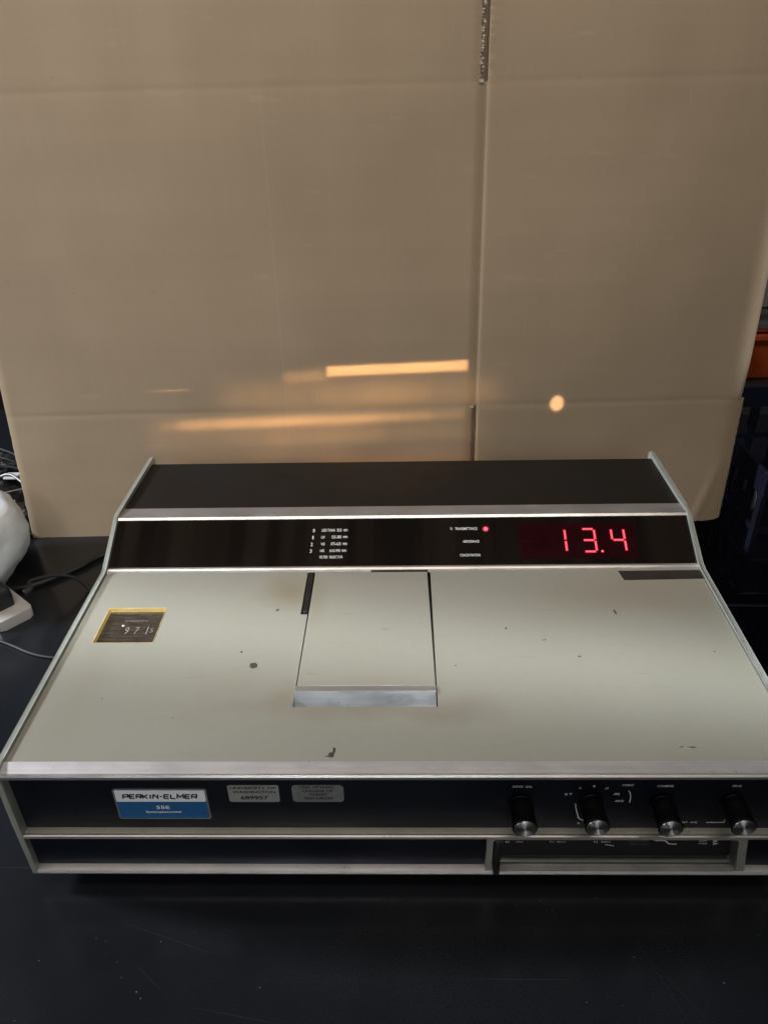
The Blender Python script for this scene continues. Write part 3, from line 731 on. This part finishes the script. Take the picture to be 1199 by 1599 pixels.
# printing on the control panel
for body, xa, xb, z, h in (('CONC  CAL', .0793, .0933, .1043, .0021), ('% T', .1165, .1220, .0963, .0022), ('A', .1262, .1278, .1030, .0022), ('0', .1358, .1373, .1046, .0022), ('.0', .1440, .1468, .1026, .0022), ('.00', .1508, .1552, .0966, .0021), ('.000', .1530, .1592, .0891, .0021),
                           ('CONC', .1560, .1642, .1058, .0021), ('COARSE', .1805, .1920, .1048, .0022), ('FINE', .2330, .2392, .1048, .0022), ('KL', .1290, .1312, .0648, .0020), ('SET  ADJ', .2040, .2152, .0657, .0020)):
    lettering(body, xa, xb, z, z+h, MF, M_print, ctl, .0002, off=.022)
bm = bmesh.new(); stroke_bm(bm, [(.1252, .0872), (.1262, .0820), (.1290, .0720), (.1302, .0704), (.1326, .0690)], .0009, MF, 0, .0002)
link('printed_line', bm, M_print, ctl); bm = bmesh.new(); stroke_bm(bm, [(.1612, .1010), (.1626, .0985), (.1634, .0955), (.1637, .0925), (.1636, .0885)], .0007, MF, 0, .0002)
link('printed_line', bm, M_print, ctl); bm = bmesh.new(); stroke_bm(bm, [(.2220, .0667), (.2346, .0667), (.2348, .0697)], .0006, MF, 0, .0002)
link('printed_line', bm, M_print, ctl)

# knobs
def knob(x, z, yaw):
    M0 = Matrix.Translation((x, YF, z)) @ Matrix.Rotation(radians(90), 4, 'X')     # local +Z points out of the panel
    N = 60; bm = bmesh.new()
    lathe(bm, [(.0086, 0), (.0089, .0006), (.0088, .0018), (.0080, .0026)], 48, M0)
    sk = link('knob', bm, M_knob, dev); smooth_angle(sk, 40)
    bm = bmesh.new(); rings = []
    for h, r, fl in ((.0024, .0078, .0), (.0032, .0080, .00025), (.0110, .0081, .00025), (.0200, .0083, .00025), (.0208, .0086, 0), (.0222, .0088, 0), (.0226, .0085, 0), (.0226, .0079, 0), (.0222, .0079, 0)):
        rings.append([bm.verts.new(M0 @ Vector(((r-fl*(k % 2))*cos(2*pi*k/N + yaw), (r-fl*(k % 2))*sin(2*pi*k/N+yaw), h))) for k in range(N)])
    for i in range(len(rings)-1):
        for k in range(N): bm.faces.new((rings[i][k], rings[i][(k+1) % N], rings[i+1][(k+1) % N], rings[i+1][k]))
    bm.faces.new(rings[-1])
    o = link('grip', bm, M_knob, sk); smooth_angle(o, 40)
    # cap disc, dished very slightly
    bm = bmesh.new(); lathe(bm, [(.00785, .0221), (.0078, .0229), (.0074, .0231), (.004, .02305), (.0012, .0230)], 48, M0); o = link('cap', bm, M_spun, sk); smooth_angle(o, 40)
    return sk
for i, (x, z) in enumerate(((.0861, .0893), (.1358, .0903), (.1862, .0893), (.2356, .0905))): knob(x, z, i*.7)

# display
bm = bmesh.new(); box(bm, -W+.0002, W-.0002, .0002, .0526, -.003, 0, 0, MD); disp = link('display_window', bm, M_smoke, dev)
bm = bmesh.new(); prism(bm, [(.2397, .1338), (.2372, .1338), (.2352, .1326), (.2352, .1316), (.2400, .1300)], -W+.0001, W-.0001); link('lower_display_trim', bm, M_bright, dev)
bm = bmesh.new(); prism(bm, [(.2352, .1328), (.2338, .1306), (.2338, .1290), (.2352, .1290)], -W+.0001, W-.0001); link('trim_skirt', bm, M_alu, dev)
bm = bmesh.new(); prism(bm, [(.2853, .1584), (.2850, .1594), (.2870, .1612), (.2884, .1618), (.2910, .1585), (.2900, .1560), (.2860, .1560)], -W+.0001, W-.0001); link('upper_display_trim', bm, M_bright, dev)
bm = bmesh.new(); prism(bm, [(.2886, .1616), (.3062, .1606), (.3062, .1560), (.2900, .1560)], -W+.0001, W-.0001); link('trim_top', bm, M_alu, dev)
bm = bmesh.new(); prism(bm, [(.3064, .1596), (.4080, .1590), (.4120, .1560), (.4120, .0300), (.4080, .0300), (.4060, .1535), (.3064, .1540)], -W+.0001, W-.0001); link('rear_cover', bm, M_cover, dev)
for body, xa, xb, s, h in (('0', -.0848, -.0830, .0375, .0040), ('1', -.0850, -.0839, .0298, .0038), ('2', -.0862, -.0842, .0222, .0038), ('3', -.0868, -.0848, .0148, .0038),
        ('LESS THAN', -.0762, -.0634, .0382, .0032), ('325', -.0615, -.0567, .0382, .0032), ('nm', -.0547, -.0508, .0385, .0024),
        ('UV', -.0764, -.0728, .0305, .0030), ('325-385', -.0664, -.0568, .0306, .0032), ('nm', -.0550, -.0508, .0308, .0024),
        ('VIS', -.0764, -.0726, .0230, .0030), ('375-625', -.0668, -.0570, .0230, .0032), ('nm', -.0552, -.0510, .0232, .0024),
        ('NIR', -.0768, -.0726, .0156, .0030), ('610-990', -.0676, -.0573, .0155, .0032), ('nm', -.0558, -.0516, .0158, .0024),
        ('FILTER  SELECTOR', -.0770, -.0548, .0088, .0028),
        ('%', .0492, .0515, .0388, .0028), ('TRANSMITTANCE', .0540, .0757, .0386, .0030), ('ABSORBANCE', .0610, .0766, .0245, .0028), ('CONCENTRATION', .0575, .0768, .0096, .0028)):
    lettering(body, xa, xb, s, s+h, MD, M_white, disp, .00012)
bm = bmesh.new(); lathe(bm, [(.0021, 0), (.0019, .0005), (.0009, .0009)], 20, MD @ Matrix.Translation((.0838, .0396, .0001))); _b = bmesh.new(); lathe(_b, [(.0034, 0), (.0032, .00012), (.0024, .00016)], 24, MD @ Matrix.Translation((.0838, .0396, .00005))); link('lamp_halo', _b, M_halo, disp)  # wider glowing disc added as the indicator's halo
tag(link('indicator_lamp', bm, M_lamp, disp), 'lit red indicator lamp beside the transmittance caption')
for x, s in ((.0845, .0245), (.0850, .0100)):
    bm = bmesh.new(); lathe(bm, [(.0011, 0), (.0009, .0003), (.0004, .0005)], 16, MD @ Matrix.Translation((x, s, .0001))); link('indicator_lamp', bm, M_ledoff, disp)
bm = bmesh.new(); rrect(bm, .1150, .2270, .0065, .0455, .001, 0, .00008, MD); link('digit_filter', bm, M_digitglass, disp)
def digit(xr, on, name='digit'):
    w, h, s0, t = .0119, .0246, .0138, .0019; x0 = xr-w; g = .0004
    S = {'a': ((x0, s0+h), (xr, s0+h)), 'd': ((x0, s0), (xr, s0)), 'g': ((x0, s0+h/2), (xr, s0+h/2)),
         'b': ((xr, s0+h/2), (xr, s0+h)), 'c': ((xr, s0), (xr, s0+h/2)), 'f': ((x0, s0+h/2), (x0, s0+h)), 'e': ((x0, s0), (x0, s0+h/2))}
    o = None
    for lit in ((True, False) if on else (False,)):
        bm = bmesh.new(); core = bmesh.new()
        for key, ((xa, sa), (xb, sb)) in S.items():
            if (key in on) != lit: continue
            d = Vector((xb-xa, sb-sa)).normalized()
            pa = Vector((xa, sa)) + d*g*1.6; pb = Vector((xb, sb)) - d*g*1.6
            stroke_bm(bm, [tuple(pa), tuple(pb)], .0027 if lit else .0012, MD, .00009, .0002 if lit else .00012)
            if lit: stroke_bm(core, [tuple(pa+d*.0006), tuple(pb-d*.0006)], .0014, MD, .0002, .00032)
        if lit:
            o = link('digit', bm, M_ledrim, disp); link('segment_core', core, M_led, disp)
        else:
            core.free(); link('unlit_digit', bm, M_ledoff, disp)
digit(.1316, ''); digit(.1597, 'bc'); digit(.1880, 'abcdg'); digit(.2162, 'bcfg')
bm = bmesh.new(); lathe(bm, [(.0013, 0), (.0012, .0003), (.0004, .0004)], 16, MD @ Matrix.Translation((.1932, .0140, .0001))); link('decimal_point', bm, M_led, disp)

# ------------------------------------------------------------------ left side: power strip, plug, cords, bag, bundle
def onray(x, y, z):      # a point given on the table seen from standing height, lifted to z along the same sight line
    c = Vector((.00497, -.36305, .55225)); p = Vector((x, y, 0)); return c + (p-c)*(1-z/.55225)
ang = radians(50)
MS = Matrix.Translation((-.4383, .3205, 0)) @ Matrix.Rotation(ang, 4, 'Z')      # local x along the short front edge, y away up-left
bm = bmesh.new(); rrect(bm, -.021, .021, 0, .26, .006, 0, .0135, MS, 8)
bmesh.ops.bevel(bm, geom=[e for e in bm.edges if abs(e.verts[0].co.z-e.verts[1].co.z) < 1e-5], offset=.0015, segments=3, affect='EDGES', profile=.5)
strip = empty('power_strip', (-.4383, .3205, 0), 'white plastic power strip lying on the black table at the left edge', 'power strip')
o = link('strip_body', bm, simple('strip_white', (.46, .42, .40), .42, 0, .06, 40, .1), strip); smooth_angle(o, 40)
for yy in (.085, .145, .205):
    bm = bmesh.new(); rrect(bm, -.012, .012, yy-.012, yy+.012, .004, .0130, .0140, MS); so = link('socket', bm, simple('socket_white', (.4, .38, .36), .5), strip)
    bm = bmesh.new()
    for xx in (-.006, .006): rrect(bm, xx-.001, xx+.001, yy-.004, yy+.004, .0004, .0138, .0142, MS)
    link('socket_slots', bm, M_dark, so)
pl = empty('power_plug', (-.452, .345, .0135), 'black power plug pushed into the white power strip', 'plug')
MPl = MS @ Matrix.Translation((-.002, .030, .0137))
bm = bmesh.new(); rings = []
for h, a, b_, r, dy in ((0, .0125, .0105, .004, 0), (.014, .0130, .0110, .005, 0), (.022, .0120, .0115, .005, .001), (.028, .0090, .0100, .005, .003), (.0305, .0055, .0075, .004, .004)):
    pts = []
    for cx, cy, a0 in ((a-r, b_-r, 0), (-a+r, b_-r, 90), (-a+r, -b_+r, 180), (a-r, -b_+r, 270)):
        for k_ in range(5): aa = radians(a0+22.5*k_); pts.append(bm.verts.new(MPl @ Vector((cx+r*cos(aa), cy+r*sin(aa)+dy, h))))
    rings.append(pts)
for i in range(len(rings)-1):
    for k_ in range(len(rings[0])): n = (k_+1) % len(rings[0]); bm.faces.new((rings[i][k_], rings[i][n], rings[i+1][n], rings[i+1][k_]))
bm.faces.new(rings[0][::-1]); bm.faces.new(rings[-1])
o = link('plug_body', bm, simple('plug_black', (.012, .012, .013), .45, 0, .2, 60, .2), pl); smooth_angle(o, 40)
M_cord = simple('cord_black', (.012, .012, .013), .60, 0, .15, 60, .1)
bm = bmesh.new()
tube(bm, [onray(-.452, .392, .040), onray(-.470, .405, .040)*.5+onray(-.450, .404, .036)*.5, onray(-.440, .416, .033), onray(-.4166, .4155, .024), onray(-.397, .405, .013), onray(-.381, .390, .004), (-.352, .362, .003), (-.318, .345, .003), (-.295, .352, .003)], .0021, 10, 8)
tube(bm, [onray(-.4565, .380, .037), onray(-.452, .392, .0400)], .0045, 12, 4, .0024)
o = link('cord', bm, M_cord, pl, smooth=True)
bm = bmesh.new(); tube(bm, [(-.60, .36, .004), (-.52, .375, .004), (-.455, .388, .0042), (-.410, .425, .004), (-.383, .458, .004), (-.33, .478, .004), (-.25, .485, .004)], .0034, 10, 8)
tag(link('cable', bm, simple('cable_black', (.007, .007, .007), .5, 0, .15, 60, .1), smooth=True, origin=(-.41, .42, 0)), 'thick black cable lying flat between the power strip and the rear of the instrument', 'cable')
bm = bmesh.new(); tube(bm, [(-.52, .33, .002), (-.462, .298, .0018), (-.4285, .2819, .0018), (-.400, .268, .0018), (-.374, .2616, .0018), (-.345, .262, .0018), (-.30, .27, .0018), (-.289, .276, .0018)], .0016, 10, 8)
tag(link('cable', bm, M_cord, smooth=True, origin=(-.40, .27, 0)), 'thin dark cable running from the front of the power strip under the left rail', 'cable')

# bulging milky plastic bag
t = NT('milky_plastic')
t.set(Base_Color=t.ramp(t.noise(14, 4), [(.3, (.58, .61, .63)), (.7, (.70, .72, .73))]), Roughness=.42, Subsurface_Weight=.25, Subsurface_Scale=.02, Normal=t.bump(t.noise(22, 4), .4, .004))
t.b.inputs['Subsurface Radius'].default_value = (1, 1, 1)
bm = bmesh.new(); seg = 72
pf0 = [(.0005, .1262), (.030, .1255), (.055, .1225), (.070, .118), (.081, .108), (.086, .096), (.089, .082), (.0885, .068), (.084, .052), (.076, .036), (.064, .020), (.050, .006), (.040, .0006), (.0005, .0004)]
pf = []
for a_, b_ in zip(pf0, pf0[1:]): pf += [(a_[0]+(b_[0]-a_[0])*f_/3, a_[1]+(b_[1]-a_[1])*f_/3) for f_ in range(3)]
pf.append(pf0[-1])
lathe(bm, pf, seg, Matrix.Translation((-.529, .40, 0)) @ Matrix.Diagonal((.96, .96, .86, 1)), False)
for v in bm.verts:
    d = v.co - Vector((-.529, .40, .06)); n = noise.noise(v.co*26 + Vector((3, 1, 2)))*.0035 + abs(noise.noise(v.co*17))*.010 + abs(noise.noise(v.co*44+Vector((5,2,8))))*.004 - .0075
    if v.co.z > .003: v.co += d.normalized()*n
bmesh.ops.remove_doubles(bm, verts=bm.verts, dist=.0002)
tag(link('plastic_bag', bm, t.m, smooth=True, origin=(-.529, .40, 0)), 'bulging milky white plastic bag behind the black plug at the left edge', 'bag')

# crumpled clear wrap with black leads in it, behind the bag
wrap = empty('wrapped_cable_bundle', (-.60, .60, 0), 'crumpled clear plastic wrap round black leads, behind the white bag', 'cable bundle')
t = NT('clear_wrap')
t.set(Base_Color=t.ramp(t.noise(30, 4), [(.4, (.020, .019, .019)), (.7, (.055, .052, .052))]), Roughness=.16, Specular_IOR_Level=.9, Coat_Weight=.6, Coat_Roughness=.08, Normal=t.bump(t.noise(38, 5, .6), .6, .004))
M_wrap = t.m
bm = bmesh.new(); nx, ny = 44, 40; g = []
for j in range(ny):
    g.append([])
    for i in range(nx):
        u, v = i/(nx-1), j/(ny-1); x = -.74 + .24*u + .01*noise.noise(Vector((u*5, v*5, 1))); y = .50 + .21*v + .01*noise.noise(Vector((u*5, v*5, 7)))
        z = .004 + .052*max(0, sin(pi*u))**.5*max(0, sin(pi*v))**.6*(1+.25*noise.noise(Vector((u*4, v*4, 2)))) + .012*abs(noise.noise(Vector((u*13, v*11, 3)))) + .006*noise.noise(Vector((u*30, v*30, 5)))
        g[-1].append(bm.verts.new((x, y, max(.001, z))))
for j in range(ny-1):
    for i in range(nx-1): bm.faces.new((g[j][i], g[j][i+1], g[j+1][i+1], g[j+1][i]))
link('wrap', bm, M_wrap, wrap)
M_lead = simple('lead_grey', (.14, .14, .14), .3, 0, .15, 80, .1)
for k_ in range(7):
    bm = bmesh.new(); y = .52 + .024*k_; pts = []
    for i in range(6): pts.append((-.70 + .038*i + random.uniform(-.008, .008), y + random.uniform(-.012, .012), .052 + .010*sin(i*1.3+k_) + random.uniform(0, .008) - .005*abs(i-2.5)))
    tube(bm, pts, .0012 if k_ % 2 else .0020, 8, 6); link('lead', bm, M_lead if k_ % 3 else M_cord, wrap, smooth=True)
bm = bmesh.new(); box(bm, -.556, -.536, .575, .592, .052, .0555, .001, Matrix.Identity(4)); link('connector', bm, simple('connector_white', (.5, .48, .46), .3), wrap)

# ------------------------------------------------------------------ right side: crates, bin, scraps
M_crate = simple('navy_crate', (.0022, .003, .011), .48, 0, .25, 30, .15)
def crate(loc, rz, label, sx=.36, sy=.30, sz=.20):
    r = empty('storage_crate', loc, label, 'crate', 'navy crates stacked right of the table')
    Mx = Matrix.Translation(loc) @ Matrix.Rotation(rz, 4, 'Z')
    def part(nm, bm): link(nm, bm, M_crate, r)
    bm = bmesh.new(); box(bm, -sx/2, sx/2, -sy/2, sy/2, 0, .008, .002, Mx); part('base', bm)
    for (x0, x1, y0, y1, ax) in ((-sx/2, sx/2, -sy/2, -sy/2+.006, 0), (-sx/2, sx/2, sy/2-.006, sy/2, 0), (-sx/2, -sx/2+.006, -sy/2+.006, sy/2-.006, 1), (sx/2-.006, sx/2, -sy/2+.006, sy/2-.006, 1)):
        bm = bmesh.new()
        box(bm, x0, x1, y0, y1, .008, .05, .001, Mx); box(bm, x0, x1, y0, y1, sz-.035, sz, .001, Mx)
        L = (x1-x0) if ax == 0 else (y1-y0); n = 9
        for k_ in range(n+1):
            c = -L/2 + L*k_/n
            if ax == 0: box(bm, max(x0, c-.007), min(x1, c+.007), y0+.0005, y1-.0005, .0495, sz-.0345, 0, Mx)
            else: box(bm, x0+.0005, x1-.0005, max(y0, c-.007), min(y1, c+.007), .0495, sz-.0345, 0, Mx)
        for k_ in range(1, 3): zc = .05 + (sz-.085)*k_/3; box(bm, x0+.0008, x1-.0008, y0+.0008, y1-.0008, zc-.004, zc+.004, 0, Mx)
        part('lattice_wall', bm)
    return r
crate((.645, .67, -.76), .05, 'navy lattice crate at the bottom of the stack right of the cardboard')
crate((.645, .67, -.56), .02, 'navy lattice crate second from the bottom of the right hand stack')
crate((.645, .67, -.36), .06, 'navy lattice crate below the topmost one right of the cardboard')
crate((.645, .67, -.16), .03, 'topmost navy lattice crate just right of the cardboard', sz=.24)
crate((.58, .30, -.30), -.04, 'nearer navy lattice crate standing beside the right rail', sz=.22)
crate((.58, .30, -.52), .02, 'navy lattice crate under the nearer one beside the right rail', sz=.22)
# shelf with orange bin behind
sh = empty('shelf', (.95, 1.05, -.76), 'dark metal shelf behind the crates holding the orange bin', 'shelf')
M_shelf = simple('shelf_grey', (.10, .10, .09), .5, .3, .1, 20, .1)
bm = bmesh.new(); box(bm, .50, 1.40, .92, 1.25, .028, .040, .001); link('shelf_board', bm, simple('shelf_dark', (.012, .006, .006), .6), sh)
bm = bmesh.new(); box(bm, .50, 1.40, .92, 1.25, .140, .150, .001); link('shelf_board', bm, M_shelf, sh)
for x in (.505, 1.39):
    for y in (.925, 1.24): bm = bmesh.new(); box(bm, x-.012, x+.012, y-.012, y+.012, -.76, .30, .001); link('post', bm, M_shelf, sh)
bm = bmesh.new(); box(bm, .535, 1.36, 1.0, 1.2, .152, .26, .003); bx_ = link('storage_box', bm, simple('box_grey', (.13, .12, .10), .7), origin=(.95, 1.1, .152)); tag(bx_, 'grey brown box on the upper shelf at the far right edge', 'box')
ob = empty('storage_bin', (.90, 1.02, .042), 'orange plastic bin on the shelf right of the cardboard', 'bin')
M_or = simple('orange_plastic', (.36, .055, .012), .45, 0, .12, 25, .1)
bm = bmesh.new(); prism(bm, [(.950, .042), (.935, .125), (.940, .125), (.955, .046), (1.14, .046), (1.15, .125), (1.155, .125), (1.145, .042)], .56, 1.2); link('bin_body', bm, M_or, ob)
bm = bmesh.new(); box(bm, .555, 1.205, .926, .946, .116, .128, .003, None, 2); link('bin_rim', bm, M_or, ob)
# pale tag stuck on the crate, grey film scrap, black bucket
bm = bmesh.new(); lathe(bm, [(.009, 0), (.0085, .0012), (.006, .002)], 24, Matrix.Translation((.4955, .585, .003)) @ Matrix.Rotation(radians(-90), 4, 'Y') @ Matrix.Scale(1.9, 4, Vector((1, 0, 0))) @ Matrix.Rotation(0, 4, 'Z'))
tag(link('sticker', bm, simple('sticker_white', (.30, .32, .38), .4), origin=(.4955, .585, .003)), 'small oval whitish sticker on the navy crates right of the cardboard', 'sticker')
bm = bmesh.new()
vs = [bm.verts.new(p) for p in ((.436, .30, -.003), (.470, .325, -.004), (.500, .30, -.020), (.452, .390, .030), (.478, .40, .012), (.52, .36, -.02), (.44, .28, -.05), (.49, .27, -.06))]
for f in ((0, 1, 3), (1, 4, 3), (1, 2, 5), (1, 5, 4), (0, 6, 1), (1, 6, 7), (1, 7, 2)): bm.faces.new([vs[i] for i in f])
bmesh.ops.subdivide_edges(bm, edges=bm.edges, cuts=3, use_grid_fill=True)
for v in bm.verts: v.co += Vector((1, 1, 1))*.004*noise.noise(v.co*70)
bmesh.ops.solidify(bm, geom=bm.faces[:], thickness=.0008)
tag(link('plastic_scrap', bm, simple('film_grey', (.10, .10, .105), .3, 0, .2, 60, .3), origin=(.46, .32, 0)), 'crumpled triangular grey plastic scrap beside the right rail', 'plastic scrap')
bk = empty('round_tub', (.520, .165, -.36), 'round black tub with domed lid at the right edge beside the rail', 'tub')
MT = Matrix.Translation((.520, .165, -.36))
bm = bmesh.new(); lathe(bm, [(.085, 0), (.100, .002), (.112, .25)], 48, MT); link('tub_body', bm, M_black, bk, smooth=True)
bm = bmesh.new(); lathe(bm, [(.112, .2505), (.116, .252), (.116, .265), (.108, .272), (.07, .284), (.02, .289), (.0005, .2895)], 48, MT, False); link('tub_lid', bm, simple('tub_lid_black', (.018, .017, .015), .4), bk, smooth=True)
